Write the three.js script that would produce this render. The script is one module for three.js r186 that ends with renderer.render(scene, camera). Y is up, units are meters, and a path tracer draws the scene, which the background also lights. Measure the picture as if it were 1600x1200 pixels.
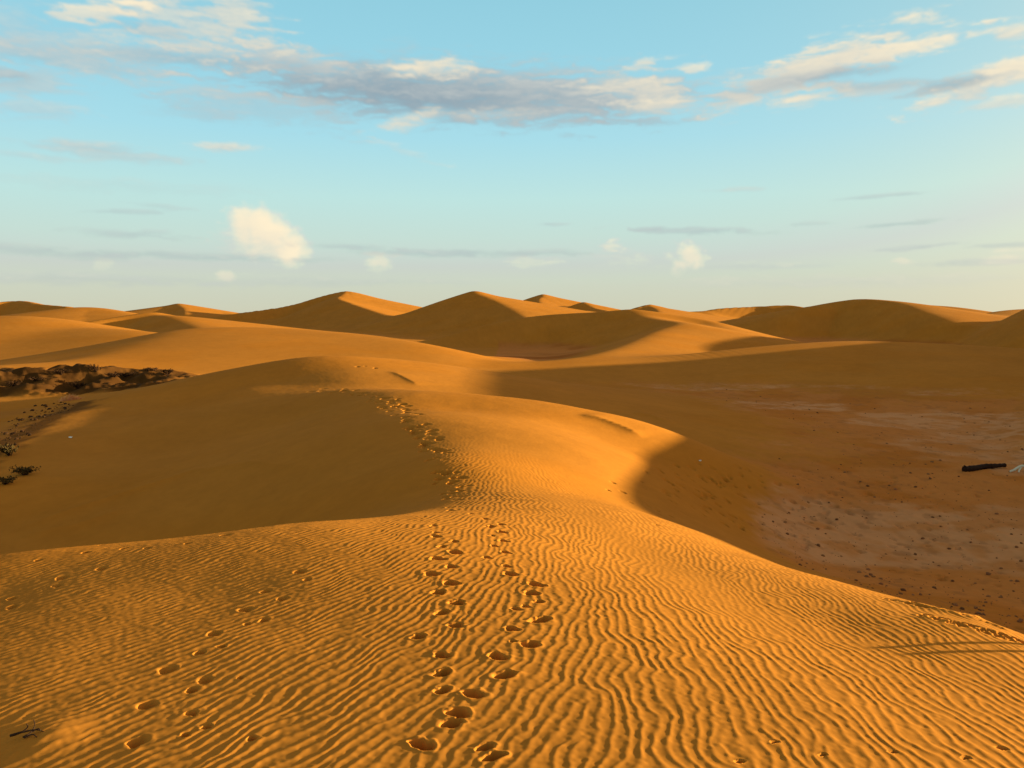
import * as THREE from 'three';
import { mergeGeometries } from 'three/addons/utils/BufferGeometryUtils.js';

// ---------------------------------------------------------------- camera, sky, sun, exposure
const EYE = 7.6, F = 1256, PITCH = 0.0858;          // eye above the basin floor (m), focal length in 1600-px units, tilt down (rad)
const camera = new THREE.PerspectiveCamera(2 * Math.atan(600 / F) * 180 / Math.PI, 4 / 3, 0.1, 9000);
camera.position.set(0, EYE, 0);
camera.rotation.set(-PITCH, 0, 0);
const scene = new THREE.Scene();
const SUN_AZ = 77 * Math.PI / 180, SUN_EL = 7.6 * Math.PI / 180;   // to the right of the view, low
const sunDir = new THREE.Vector3(Math.sin(SUN_AZ) * Math.cos(SUN_EL), Math.sin(SUN_EL), -Math.cos(SUN_AZ) * Math.cos(SUN_EL));
const sun = new THREE.DirectionalLight(new THREE.Color(1, 0.98, 0.6), 4.75);
sun.position.copy(sunDir).multiplyScalar(300).add(new THREE.Vector3(0, 0, -60));
sun.target.position.set(0, 0, -60);
sun.castShadow = true; sun.shadow.radius = 1.2; sun.shadow.mapSize.set(4096, 4096);
Object.assign(sun.shadow.camera, { left: -160, right: 160, top: 120, bottom: -120, near: 1, far: 700 });
scene.add(sun, sun.target);
const EXPOSURE = 2.6;

// ---------------------------------------------------------------- noise
function hash(i, j, k = 0) {
  let h = (Math.imul(i, 374761393) + Math.imul(j, 668265263) + Math.imul(k, 2147483647 - 1640531527)) | 0;
  h = Math.imul(h ^ (h >>> 13), 1274126177); h ^= h >>> 16;
  return (h >>> 0) / 4294967296;
}
function vnoise(x, y, s = 0) {                       // value noise 0..1
  const i = Math.floor(x), j = Math.floor(y); let u = x - i, v = y - j;
  u = u * u * u * (u * (u * 6 - 15) + 10); v = v * v * v * (v * (v * 6 - 15) + 10);
  const a = hash(i, j, s), b = hash(i + 1, j, s), c = hash(i, j + 1, s), d = hash(i + 1, j + 1, s);
  return a + (b - a) * u + (c - a) * v + (a - b - c + d) * u * v;
}
function fbm(x, y, oct = 4, s = 0) {
  let a = 0.5, t = 0, n = 0;
  for (let o = 0; o < oct; o++) { t += a * vnoise(x, y, s + o * 17); n += a; a *= 0.5; const q = x * 1.6 - y * 1.2; y = x * 1.2 + y * 1.6; x = q; }
  return t / n;
}
const sstep = (a, b, x) => { const t = Math.min(1, Math.max(0, (x - a) / (b - a))); return t * t * (3 - 2 * t); };
const lerp = (a, b, t) => a + (b - a) * t;
const rngOf = (seed) => { let s = seed >>> 0; return () => { s = (s + 0x6D2B79F5) | 0; let t = Math.imul(s ^ (s >>> 15), 1 | s); t ^= t + Math.imul(t ^ (t >>> 7), 61 | t); return ((t ^ (t >>> 14)) >>> 0) / 4294967296; }; };

// ---------------------------------------------------------------- bearings read from the photograph -> directions and places
function bearing(px, py) {                           // [x per metre forward, y per metre forward]
  const u = (px - 800) / F, v = (600 - py) / F, c = Math.cos(PITCH), s = Math.sin(PITCH), f = c + v * s;
  return [u / f, (v * c - s) / f];
}
const at = (px, py, d) => { const [a, b] = bearing(px, py); return [a * d, d, b * d]; };       // x, forward, height against the eye
const onLevel = (px, py, y) => { const b = bearing(px, py); return at(px, py, y / b[1]); };
const angles = (px, py) => { const [a, b] = bearing(px, py); return [Math.atan(a) * 180 / Math.PI, Math.atan2(b, Math.hypot(1, a)) * 180 / Math.PI]; };

// ---------------------------------------------------------------- the sky: gradient and clouds by azimuth and elevation
{
  const W = 4096, H = 2048, data = new Float32Array(W * H * 4);
  const lin = (c) => c.map((v) => { v /= 255; return v <= 0.04045 ? v / 12.92 : ((v + 0.055) / 1.055) ** 2.4; });
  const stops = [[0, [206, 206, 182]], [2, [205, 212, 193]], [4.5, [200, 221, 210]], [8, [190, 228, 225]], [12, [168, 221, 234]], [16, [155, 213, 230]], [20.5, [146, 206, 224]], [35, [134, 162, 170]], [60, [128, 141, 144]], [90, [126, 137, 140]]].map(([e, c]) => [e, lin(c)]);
  const warm = lin([250, 222, 170]), lit = lin([247, 234, 206]), dim = lin([146, 166, 178]), mid = lin([196, 202, 200]);
  // [px, py, half width, half height, tilt, density, brightness, raggedness]
  const C = [
    [710, 145, 350, 50, 0.03, 0.92, 0.16, 0.7], [560, 128, 200, 30, 0.0, 0.7, 0.12, 1], [890, 152, 240, 42, 0.02, 0.9, 0.3, 0.85], [650, 152, 210, 26, 0.02, 0.7, 0.06, 0.6],
    [670, 108, 90, 15, -0.05, 0.8, 0.85, 0.8], [980, 138, 90, 22, 0.1, 0.75, 0.7, 0.9], [1040, 165, 70, 15, 0.02, 0.8, 0.72, 0.9], [640, 188, 70, 13, -0.25, 0.75, 0.8, 0.9], [760, 178, 90, 9, 0, 0.5, 0.6, 0.8],
    [440, 92, 120, 22, 0.1, 0.75, 0.5, 1], [300, 92, 190, 14, -0.03, 0.6, 0.25, 1], [90, 92, 150, 16, 0.03, 0.5, 0.35, 1], [120, 78, 130, 22, 0.0, 0.35, 0.5, 1],
    [300, 35, 110, 55, 0.2, 0.62, 0.72, 1.5], [370, 20, 60, 40, 0.1, 0.4, 0.7, 1.5], [150, 15, 70, 14, -0.3, 0.75, 0.85, 1.3], [210, 8, 40, 12, -0.2, 0.7, 0.9, 1.2], [230, 45, 60, 12, 0.1, 0.35, 0.3, 1], [40, 40, 90, 30, 0, 0.28, 0.5, 1.4],
    [40, 125, 60, 24, -0.1, 0.55, 0.45, 1.2], [60, 172, 70, 14, 0.0, 0.4, 0.5, 1], [0, 115, 40, 12, 0, 0.5, 0.2, 1],
    [400, 165, 170, 26, 0.1, 0.32, 0.3, 1.2], [330, 145, 200, 10, 0.02, 0.3, 0.5, 1], [310, 175, 80, 16, 0.1, 0.3, 0.3, 1],
    [350, 230, 50, 9, -0.02, 0.75, 0.75, 0.8], [170, 240, 130, 10, 0.03, 0.45, 0.45, 1], [160, 230, 60, 7, 0, 0.35, 0.4, 1], [60, 245, 70, 6, 0, 0.3, 0.5, 1],
    [1300, 95, 130, 28, -0.22, 0.85, 0.8, 1.1], [1400, 78, 115, 17, -0.1, 0.9, 0.95, 1.1], [1230, 128, 125, 30, -0.2, 0.88, 0.75, 1.0], [1280, 120, 120, 12, -0.05, 0.6, 0.15, 1], [1255, 155, 60, 12, -0.15, 0.75, 0.85, 1.1], [1360, 140, 90, 11, 0.05, 0.6, 0.6, 1.1], [1180, 140, 90, 14, -0.1, 0.55, 0.4, 1],
    [1370, 132, 110, 8, 0.05, 0.4, 0.2, 1], [1540, 128, 110, 22, -0.25, 0.85, 0.75, 1], [1500, 128, 80, 10, -0.1, 0.6, 0.1, 0.9], [1445, 165, 40, 12, -0.25, 0.85, 0.95, 1.1], [1560, 162, 60, 8, -0.05, 0.6, 0.8, 1], [1600, 105, 60, 16, -0.2, 0.8, 0.9, 1],
    [1000, 108, 45, 11, -0.2, 0.5, 0.8, 1.4], [1080, 106, 30, 7, 0.05, 0.65, 0.9, 1.3], [1585, 48, 30, 10, 0.1, 0.8, 0.85, 1], [1544, 34, 8, 7, 0, 0.7, 0.9, 1], [1200, 110, 160, 10, -0.1, 0.28, 0.6, 1.3],
    [418, 366, 56, 36, 0.5, 1, 1.05, 0.55], [386, 344, 28, 20, 0.3, 0.7, 1.0, 0.6], [455, 385, 30, 26, 0.4, 1, 1.1, 0.5], [400, 385, 60, 26, 0.2, 0.35, 0.8, 1],
    [597, 412, 18, 12, -0.2, 0.55, 0.95, 0.9], [354, 430, 15, 9, 0.1, 0.5, 0.9, 1], [158, 412, 16, 10, 0, 0.3, 0.8, 1], [595, 397, 30, 5, 0.1, 0.45, 0.85, 1],
    [1072, 402, 24, 22, 0.5, 0.75, 0.98, 0.9], [955, 384, 24, 9, 0.1, 0.65, 0.9, 1.2], [970, 400, 50, 14, 0.05, 0.3, 0.7, 1.2], [835, 408, 35, 10, 0, 0.35, 0.8, 1], [1410, 408, 14, 6, 0.2, 0.4, 0.9, 1], [1578, 402, 26, 11, -0.1, 0.45, 0.9, 1.1],
    [200, 365, 90, 7, 0.02, 0.4, 0.3, 1], [190, 330, 60, 4, -0.05, 0.35, 0.25, 1], [250, 322, 50, 4, 0.05, 0.25, 0.3, 1], [1090, 360, 100, 6, 0.04, 0.5, 0.25, 1], [1020, 356, 40, 4, -0.03, 0.4, 0.3, 1], [1400, 350, 70, 4, -0.04, 0.45, 0.2, 1], [1260, 350, 50, 3.5, 0, 0.3, 0.3, 1], [1380, 306, 60, 3, -0.02, 0.4, 0.25, 1], [1150, 296, 45, 4, 0, 0.35, 0.5, 1], [865, 350, 26, 3.5, 0, 0.35, 0.3, 1],
    [700, 395, 180, 7, 0.01, 0.5, 0.25, 1], [540, 385, 80, 6, 0.03, 0.4, 0.3, 1], [300, 400, 220, 7, 0.01, 0.45, 0.25, 1], [60, 392, 120, 9, 0.06, 0.42, 0.3, 1], [860, 394, 80, 6, 0, 0.35, 0.3, 1], [1440, 385, 60, 4, -0.06, 0.4, 0.3, 1], [1570, 383, 60, 4, 0, 0.35, 0.3, 1], [1520, 410, 90, 5, -0.02, 0.35, 0.35, 1], [1190, 416, 140, 6, 0, 0.3, 0.5, 1],
    [120, 435, 200, 10, 0.0, 0.35, 0.4, 1], [500, 440, 260, 9, 0, 0.3, 0.45, 1], [1300, 440, 300, 10, 0, 0.25, 0.6, 1], [640, 238, 60, 7, 0.3, 0.22, 0.7, 1.2], [200, 290, 200, 12, 0, 0.15, 0.4, 1], [1000, 190, 90, 6, 0.03, 0.4, 0.2, 1],
  ].map(([px, py, w, h, tilt, den, br, rag]) => {
    const [az, el] = angles(px, py), k = 180 / Math.PI / F;
    return { az, el, w: w * k * 1.05, h: h * k * 1.05, c: Math.cos(tilt), s: Math.sin(tilt), den, br, rag };
  });
  const sunAz = SUN_AZ * 180 / Math.PI, sunEl = SUN_EL * 180 / Math.PI, near = [];
  for (let j = 0; j < H; j++) {
    const el = (j + 0.5) / H * 180 - 90, e = Math.max(0, el);
    let k = 0; while (k < stops.length - 2 && stops[k + 1][0] < e) k++;
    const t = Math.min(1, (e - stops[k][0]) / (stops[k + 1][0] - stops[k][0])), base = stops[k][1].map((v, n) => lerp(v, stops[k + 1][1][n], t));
    near.length = 0; for (const c of C) if (Math.abs(el - c.el) < c.h * 2.2 + c.w * Math.abs(c.s) * 1.5) near.push(c);
    for (let i = 0; i < W; i++) {
      const az = (i + 0.5) / W * 360 - 180;                        // 0 = the way the camera looks, to the right positive
      let r = base[0], g = base[1], b = base[2];
      const toSun = Math.cos(e * Math.PI / 180) * Math.cos(SUN_EL) * Math.cos((az - sunAz) * Math.PI / 180) + Math.sin(e * Math.PI / 180) * Math.sin(SUN_EL);
      const w = 0.7 * Math.max(0, 0.5 + 0.5 * toSun) ** 9 * Math.exp(-e / 26) + 0.75 * Math.exp(-(1 - toSun) * 9);
      r = lerp(r, warm[0] * 1.15, w); g = lerp(g, warm[1] * 1.15, w); b = lerp(b, warm[2] * 1.15, w);
      const au = 2 * Math.exp(-(1 - toSun) * 14);                   // the bright air round a low sun
      r += warm[0] * au; g += warm[1] * au; b += warm[2] * au;
      if (el > 0 && el < 62) {
        if (Math.abs(az) < 36 && near.length) {
          let wx = null, wy, det, fib;
          for (const c of near) {
            let dx = az - c.az, dy = el - c.el;
            if (Math.abs(dx) > c.w * 1.7 + 1) continue;
            if (wx === null) {
              wx = (fbm(az * 0.55, el * 1.5, 4, 5) - 0.5); wy = (fbm(az * 0.55 + 40, el * 1.5, 4, 9) - 0.5);
              fib = fbm(az * 0.55 + el * 0.9 + wx * 2, el * 3.6 + wx * 2.4, 4, 23); det = fbm(az * 2.2 + wx * 3, el * 6.5, 4, 31);
            }
            dx += wx * 1.6 * c.rag; dy += wy * 0.55 * c.rag * Math.min(1.6, c.h * 1.2);
            const X = (dx * c.c - dy * c.s) / c.w, Y = (dx * c.s + dy * c.c) / c.h, q = Math.sqrt(X * X + Y * Y);
            if (q > 1.7) continue;
            const puff = c.el < 8 && c.w < c.h * 2.2, tex = puff ? (fbm(az * 1.3 + 7, el * 1.5, 4, 41) - 0.5) * 1.2 : (fib - 0.5) * 1.25 + (det - 0.5) * 0.3;
            const a = c.den * sstep(0.0, puff ? 0.85 : 0.95, 1.14 - q + tex * c.rag);
            if (a <= 0) continue;
            const br = Math.min(1.1, Math.max(0, c.br + (puff ? tex * 0.12 : (det - 0.5) * 0.15 + (fib - 0.5) * 0.45) + Y * 0.12));
            const cr = br < 0.5 ? lerp(dim[0], mid[0], br * 2) : lerp(mid[0], lit[0], br * 2 - 1), cg = br < 0.5 ? lerp(dim[1], mid[1], br * 2) : lerp(mid[1], lit[1], br * 2 - 1), cb = br < 0.5 ? lerp(dim[2], mid[2], br * 2) : lerp(mid[2], lit[2], br * 2 - 1);
            r = lerp(r, cr, a); g = lerp(g, cg, a); b = lerp(b, cb, a);
          }
        } else if (Math.abs(az) >= 36) {                            // the same scattered streaks all round
          const f = fbm(az * 0.12, el * 0.5, 4, 77), a = 0.7 * sstep(0.56, 0.74, f) * sstep(36, 44, Math.abs(az)) * sstep(2, 9, el) * (1 - sstep(30, 60, el));
          if (a > 0) { const q = fbm(az * 0.5, el * 1.6, 3, 88); r = lerp(r, lerp(dim[0], lit[0], q), a); g = lerp(g, lerp(dim[1], lit[1], q), a); b = lerp(b, lerp(dim[2], lit[2], q), a); }
        }
      }
      // equirectangular: u = 0.5 looks along -x ... three maps u = atan2(z, x) / 2pi + 0.5
      const ax = Math.sin(az * Math.PI / 180), az2 = -Math.cos(az * Math.PI / 180);
      let u = Math.atan2(az2, ax) / (2 * Math.PI) + 0.5; const col = Math.min(W - 1, Math.floor(u * W)), o = (j * W + col) * 4;
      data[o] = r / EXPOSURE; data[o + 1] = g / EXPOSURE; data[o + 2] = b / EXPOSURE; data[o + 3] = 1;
    }
  }
  const tex = new THREE.DataTexture(data, W, H, THREE.RGBAFormat, THREE.FloatType);
  tex.mapping = THREE.EquirectangularReflectionMapping; tex.magFilter = tex.minFilter = THREE.LinearFilter; tex.needsUpdate = true;
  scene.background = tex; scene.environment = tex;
}
console.log('sky done');

// ---------------------------------------------------------------- terrain: heights against the eye, x to the right, d forward
// near ground: a smooth surface through surveyed points (thin plate in bearing / log distance)
const survey = [];
for (const [px, py, y] of [
  [0, 1200, -3.33], [400, 1200, -3.18], [800, 1200, -3.1], [1200, 1200, -3.12], [1600, 1200, -3.3],
  [0, 1050, -3.35], [400, 1050, -3.19], [800, 1050, -3.1], [1200, 1050, -3.2], [1600, 1090, -3.45],
  [0, 930, -3.43], [300, 930, -3.26], [700, 930, -3.1], [1000, 930, -3.22], [1300, 980, -3.47],
  [0, 866, -3.54], [200, 847, -3.41], [450, 818, -3.22], [600, 815, -3.15], [720, 816, -3.17], [850, 832, -3.3],
  [1000, 870, -3.5], [1150, 862, -4.1], [1300, 906, -3.87], [1450, 947, -3.75], [1600, 992, -3.64],
]) survey.push(onLevel(px, py, y));
for (const [px, py, d] of [
  [712, 782, 16], [692, 720, 21], [640, 650, 29], [590, 621, 36], [545, 607, 42],
  [800, 700, 24], [900, 700, 25.6], [1000, 722, 27.3], [900, 770, 19.5], [1000, 800, 18], [1090, 830, 16.5], [800, 760, 18.5],
  [850, 660, 31], [950, 690, 31], [720, 640, 33], [850, 627, 38], [1000, 657, 36], [1088, 690, 34.5], [700, 614, 41],
  [200, 700, 36], [0, 780, 27.5], [350, 740, 27.5], [450, 660, 36.5], [300, 640, 47.5], [380, 613, 48], [110, 623, 59],
]) survey.push(at(px, py, d));
survey.push(
  [-4.5, 15, -4.5], [-6.5, 17, -5.6], [-9, 15, -5.2], [-10, 19.5, -6.9], [-14, 19, -7.0], [-5, 19, -5.3], [-9.3, 22.5, -6.5], [-14, 14, -5.6],
  [-23, 53, -5.35], [-10, 50, -5.4], [-20, 58, -6.4], [-33, 65, -6.8], [-26, 45, -5.75], [-23, 35.5, -5.9],
  [-33, 46, -6.7], [-30, 36, -6.8], [-40, 54, -6.8], [-20, 24, -6.7],
  [0, 46.5, -5.5], [6, 44, -6.8], [12, 40, -7.5], [-4, 51, -5.9], [10, 50, -7.6],
  [8, 24, -7.2], [12, 20, -7.4], [10.5, 30, -7.45], [16, 30, -7.6], [20, 40, -7.6], [30, 45, -7.6], [7.8, 15, -5.9], [9.5, 12, -6], [9, 8.5, -5.2], [14, 10, -7.2], [18, 16, -7.6], [12, 6, -5.9], [25, 25, -7.6], [20, 55, -7.6], [0, 58, -7], [38, 58, -7.6], [-38, 62, -6.5], [-15, 62, -6.6],
  [-8, 5, -4.1], [8, 4, -4.4], [-13, 8, -5.0], [0, 2.5, -3.1], [-4, 2.5, -3.4], [4, 2.5, -3.4], [13.5, 37, -7.5]);
const polar = (x, d) => [Math.atan2(x, d), Math.log(Math.hypot(x, d))];
const N = survey.length, RU = new Float64Array(N), RV = new Float64Array(N), RW = new Float64Array(N + 3);
{
  survey.forEach(([x, d], i) => { [RU[i], RV[i]] = polar(x, d); });
  const M = N + 3, A = Array.from({ length: M }, () => new Float64Array(M + 1));
  const ker = (r2) => r2 > 1e-12 ? 0.5 * r2 * Math.log(r2) : 0;
  for (let i = 0; i < N; i++) {
    for (let j = 0; j < N; j++) A[i][j] = ker((RU[i] - RU[j]) ** 2 + (RV[i] - RV[j]) ** 2);
    A[i][i] += 0.0012;
    A[i][N] = A[N][i] = 1; A[i][N + 1] = A[N + 1][i] = RU[i]; A[i][N + 2] = A[N + 2][i] = RV[i]; A[i][M] = survey[i][2];
  }
  for (let c = 0; c < M; c++) {
    let p = c; for (let r = c + 1; r < M; r++) if (Math.abs(A[r][c]) > Math.abs(A[p][c])) p = r;
    [A[c], A[p]] = [A[p], A[c]];
    for (let r = c + 1; r < M; r++) { const f = A[r][c] / A[c][c]; if (f) for (let k = c; k <= M; k++) A[r][k] -= f * A[c][k]; }
  }
  for (let c = M - 1; c >= 0; c--) { let s = A[c][M]; for (let k = c + 1; k < M; k++) s -= A[c][k] * RW[k]; RW[c] = s / A[c][c]; }
}
function nearGround(x, d) {
  const r = Math.hypot(x, d); let [u, v] = polar(x, d);
  const side = sstep(0.85, 1.35, Math.abs(u)), start = 1 - sstep(2, 3.2, r), out = sstep(52, 72, r);
  let y = 0;
  if (side < 1 && out < 1) {
    v = Math.max(v, Math.log(2.2)); u = Math.max(-1.2, Math.min(1.2, u));
    y = RW[N] + RW[N + 1] * u + RW[N + 2] * v;
    for (let i = 0; i < N; i++) { const a = RU[i] - u, b = RV[i] - v, q = a * a + b * b; if (q > 1e-12) y += RW[i] * 0.5 * q * Math.log(q); }
  }
  const plain = Math.max(-7.6, -3.2 - 0.13 * Math.max(0, r - 4));
  y = lerp(y, plain, Math.max(side, 0)); y = lerp(y, -3.15, start);
  return lerp(y, -12, out);
}
// dunes: crest lines with a slope on either hand (left / right when walking along the crest), rounded by w
const dunes = [];
function dune(id, pts, sl, sr, w = 2, k = 2, label = '') {
  const c = new THREE.CatmullRomCurve3(pts.map(([x, d, y]) => new THREE.Vector3(x, y, d)), false, 'centripetal');
  const n = Math.max(14, pts.length * (id === 'outside' ? 26 : 9)), S = new Float64Array(n * 5); let hi = -99;
  for (let i = 0; i < n; i++) {
    const p = c.getPoint(i / (n - 1)), t = c.getTangent(i / (n - 1)), l = Math.hypot(t.x, t.z) || 1;
    S.set([p.x, p.z, p.y, t.x / l, t.z / l], i * 5); hi = Math.max(hi, p.y);
  }
  let cx = 0, cz = 0; for (let i = 0; i < n; i++) { cx += S[i * 5] / n; cz += S[i * 5 + 1] / n; }
  let R = 0; for (let i = 0; i < n; i++) R = Math.max(R, Math.hypot(S[i * 5] - cx, S[i * 5 + 1] - cz));
  R += (hi + 9) / Math.min(sl, sr) + w + 5;
  dunes.push({ id, S, n, sl, sr, w, k, cx, cz, R2: R * R, label, tau: id === 'sunlit' || id === 'leftlit' ? 0.35 : id === 'saddle' || id === 'winding' ? 0.12 : 0 });
}
const H = new Float64Array(600);
function duneHeight(D, x, d) {
  let best = -99;
  for (let i = 0, o = 0; i < D.n; i++, o += 5) {
    const a = x - D.S[o], b = d - D.S[o + 1], q = Math.sqrt(a * a + b * b);
    const side = q > 1e-6 ? (D.S[o + 3] * b - D.S[o + 4] * a) / q : 0;                  // +1 on the left hand
    const s = 0.5 * (D.sl + D.sr) + 0.5 * (D.sl - D.sr) * side;
    const h = D.S[o + 2] - s * (Math.sqrt(q * q + D.w * D.w) - D.w);
    H[i] = h; if (h > best) best = h;
  }
  if (!D.tau) return best;
  let sum = 0;                                       // bends of a near crest run into one another softly
  for (let i = 0; i < D.n; i++) sum += Math.exp((H[i] - best) / D.tau);
  return best + D.tau * (Math.log(sum) - 2.2);
}
const P = at;
// ridge behind the middle dune
dune('saddle', [P(505, 563, 57.5), P(535, 570, 55), P(555, 583, 51), P(565, 604, 46.5)], 0.14, 0.34, 3, 1.5, 'small rounded sand dune behind the crest of the footprint dune');
dune('saddle', [P(330, 588, 57), P(420, 571, 57), P(505, 563, 57.5), P(620, 568, 60), P(715, 585, 61)], 0.3, 0.2, 2, 1.5, '');
dune('dirt', [P(-40, 602, 62), P(40, 594, 63), P(110, 588, 64), P(200, 585, 66), P(280, 590, 67), P(330, 597, 66)], 0.3, 0.6, 1, 1, 'rough dark brown earth bank, painted darker for shade, below the sunlit dune at the left');
// long sunlit dune on the left
dune('sunlit', [P(-30, 577, 70), P(20, 573, 72), P(100, 567, 77), P(200, 551, 87), P(262, 531, 98), P(305, 513, 112), P(400, 511, 115), P(500, 517, 112), P(600, 528, 106), P(680, 546, 98)], 0.3, 0.1, 4, 2, 'long sunlit dune crossing the left middle distance');
dune('leftlit', [P(-120, 490, 165), P(0, 494, 165), P(50, 495, 163), P(100, 511, 156), P(170, 513, 150), P(246, 523, 140)], 0.2, 0.17, 6, 3, 'broad golden dune at the left edge behind the long sunlit dune');
dune('leftdark', [P(240, 492, 235), P(272, 494, 222), P(300, 504, 205), P(318, 512, 190)], 0.12, 0.42, 5, 3, 'low dark-flanked dune below the small pointed peak on the left');
dune('leftdark', [P(100, 510, 215), P(190, 495, 228), P(240, 492, 236)], 0.3, 0.66, 3, 3, '');
dune('leftround', [P(60, 490, 300), P(130, 480, 320), P(175, 486, 310), P(200, 492, 300)], 0.3, 0.13, 9, 4, 'rounded golden dune on the skyline near the left edge');
dune('farleft', [P(-60, 478, 420), P(24, 470, 440), P(60, 475, 420), P(105, 479, 400)], 0.3, 0.6, 3, 3, 'dark-topped dune at the far left of the skyline');
dune('smallpeak', [P(278, 476, 460), P(288, 482, 430), P(290, 490, 400)], 0.16, 0.5, 1.5, 3, 'small pointed dune with a dark left face on the left skyline');
dune('smallpeak', [P(278, 476, 460), P(340, 489, 450), P(420, 500, 400)], 0.2, 0.14, 2, 3, '');
dune('bigpeak', [P(541, 457, 430), P(529, 466, 400), P(545, 473, 380), P(580, 485, 340), P(615, 496, 300)], 0.2, 0.42, 1.5, 3, 'tall pointed dune with one sunlit face, left of the two big peaks');
dune('bigpeak', [P(360, 491, 400), P(450, 478, 420), P(541, 457, 430), P(600, 475, 430), P(655, 490, 420)], 0.3, 0.66, 1.5, 3, '');
dune('darkpeak', [P(742, 458, 300), P(765, 466, 285), P(795, 480, 265), P(815, 492, 250), P(830, 500, 235)], 0.16, 0.36, 2, 3, 'tall dark rounded dune, right of the two big peaks');
dune('darkpeak', [P(575, 512, 290), P(640, 495, 290), P(700, 471, 297), P(742, 458, 300)], 0.3, 0.66, 3, 3, '');
dune('farpeak', [P(849, 461, 720), P(842, 470, 660), P(850, 478, 600)], 0.2, 0.45, 1.5, 3, 'small far peak with a lit tip at the middle of the skyline');
dune('farpeak', [P(810, 476, 700), P(849, 461, 720), P(880, 471, 720), P(930, 482, 700)], 0.3, 0.66, 2, 3, '');
dune('midlit', [P(800, 478, 420), P(860, 478, 430), P(890, 478, 420)], 0.3, 0.16, 8, 4, 'flat golden dune between the dark dune and the far peak');
dune('nub', [P(913, 473, 330), P(925, 480, 320), P(950, 486, 300)], 0.2, 0.4, 1, 2, 'low dark dune with a small nub behind the winding crest');
dune('nub', [P(860, 490, 310), P(890, 481, 325), P(913, 474, 331)], 0.3, 0.66, 1, 2, '');
dune('winding', [P(985, 487, 190), P(1020, 496, 178), P(1058, 502, 166), P(1064, 505, 160), P(1040, 513, 150), P(1018, 522, 138), P(960, 545, 113), P(905, 559, 101), P(850, 567, 96), P(790, 575, 93)], 0.2, 0.34, 2.5, 2, 'dark dune with a winding sunlit crest in the middle distance');
dune('winding', [P(700, 525, 190), P(800, 499, 195), P(880, 489, 195), P(985, 487, 190), P(1060, 495, 188), P(1105, 503, 184), P(1134, 517, 174)], 0.3, 0.6, 3, 3, '');
dune('pointed', [P(1015, 478, 420), P(1026, 483, 390), P(1030, 489, 350)], 0.16, 0.42, 1.5, 3, 'small pointed dune on the skyline right of the winding crest');
dune('pointed', [P(975, 488, 400), P(1015, 478, 420), P(1060, 487, 430), P(1110, 492, 420)], 0.3, 0.6, 1.5, 3, '');
dune('rightfar', [P(1085, 493, 420), P(1118, 483, 430), P(1180, 479, 440), P(1200, 478, 440), P(1235, 477, 440), P(1262, 483, 430)], 0.3, 0.66, 3, 3, 'low dark dune on the skyline left of the broad summit');
dune('summit', [P(1200, 500, 240), P(1262, 482, 250), P(1300, 475, 255), P(1335, 468, 255), P(1375, 469, 242), P(1410, 474, 230), P(1445, 487, 212), P(1490, 504, 195)], 0.16, 0.66, 5, 3, 'broad dark dune with the highest summit on the right');
dune('golden', [P(1395, 471, 380), P(1440, 476, 385), P(1480, 479, 380), P(1560, 490, 370)], 0.3, 0.2, 6, 4, 'golden dune face in the gap right of the broad summit');
dune('edge', [P(1530, 497, 260), P(1570, 486, 280), P(1600, 483, 290), P(1680, 480, 300)], 0.3, 0.2, 5, 4, 'dark dune at the right edge of the skyline');
dune('rightnear', [P(840, 596, 88), P(920, 578, 94), P(1000, 565, 100), P(1150, 546, 108), P(1250, 537, 112), P(1330, 533, 114), P(1450, 536, 112), P(1600, 545, 106), P(1700, 552, 100)], 0.28, 0.085, 2.5, 2, 'long low shaded dune rising behind the basin on the right');
// dunes beyond the right edge of the picture, whose shadow lies over the basin
dune('outside', [[42, -40, 0.5], [42, 10, 0.55], [42.5, 30, 0.5], [44, 40, -0.1], [54, 49, 1.2], [70, 62, 5], [88, 82, 8.2], [101, 104, 9.4], [103, 113, 6.4], [105, 121, 4.0], [107, 128, 3.7], [110, 138, 4.8], [114, 150, 6.2], [121, 170, 6.2], [132, 190, 5]], 0.6, 0.25, 3, 2, 'dune ridge standing to the right of the basin');
// far dune field
const rr = rngOf(5);
function farField(x, d) {
  const r = Math.hypot(x, d), a = sstep(260, 700, r);
  const n1 = fbm(x / 120 + 3, d / 90, 3, 301), n2 = Math.abs(fbm(x / 210, d / 150 + 7, 3, 333) - 0.5) * 2;
  return -7.6 + 0.006 * Math.min(300, Math.max(0, r - 130)) + a * ((n1 - 0.5) * 7 + (0.5 - n2) * 5 + 1.5) * (1 + 0.6 * sstep(900, 2500, r)) + 0.25 * (fbm(x / 14, d / 14, 3, 12) - 0.5);
}
const smax = (a, b, k) => { const h = Math.max(0, k - Math.abs(a - b)) / k; return Math.max(a, b) + h * h * k * 0.25; };
let regionOut = '';
function ground(x, d) {                              // smooth ground without prints and ripples
  const r = Math.hypot(x, d);
  let far = -99, id = 'plain', y;
  if (r > 22) {
    far = farField(x, d) - 4 * (1 - sstep(26, 44, r));
    for (const D of dunes) {
      if ((x - D.cx) ** 2 + (d - D.cz) ** 2 > D.R2) continue;
      const h = duneHeight(D, x, d); if (h < far - D.k) continue;
      if (h > far) id = D.id;
      far = smax(far, h, D.k);
    }
  }
  if (r < 72) {
    const n = nearGround(x, d);
    y = r > 22 ? smax(n, far, 0.8) : n;
    if (n > far - 0.05 || r <= 22) id = 'near';
  } else y = far;
  regionOut = id;
  return y;
}
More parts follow.
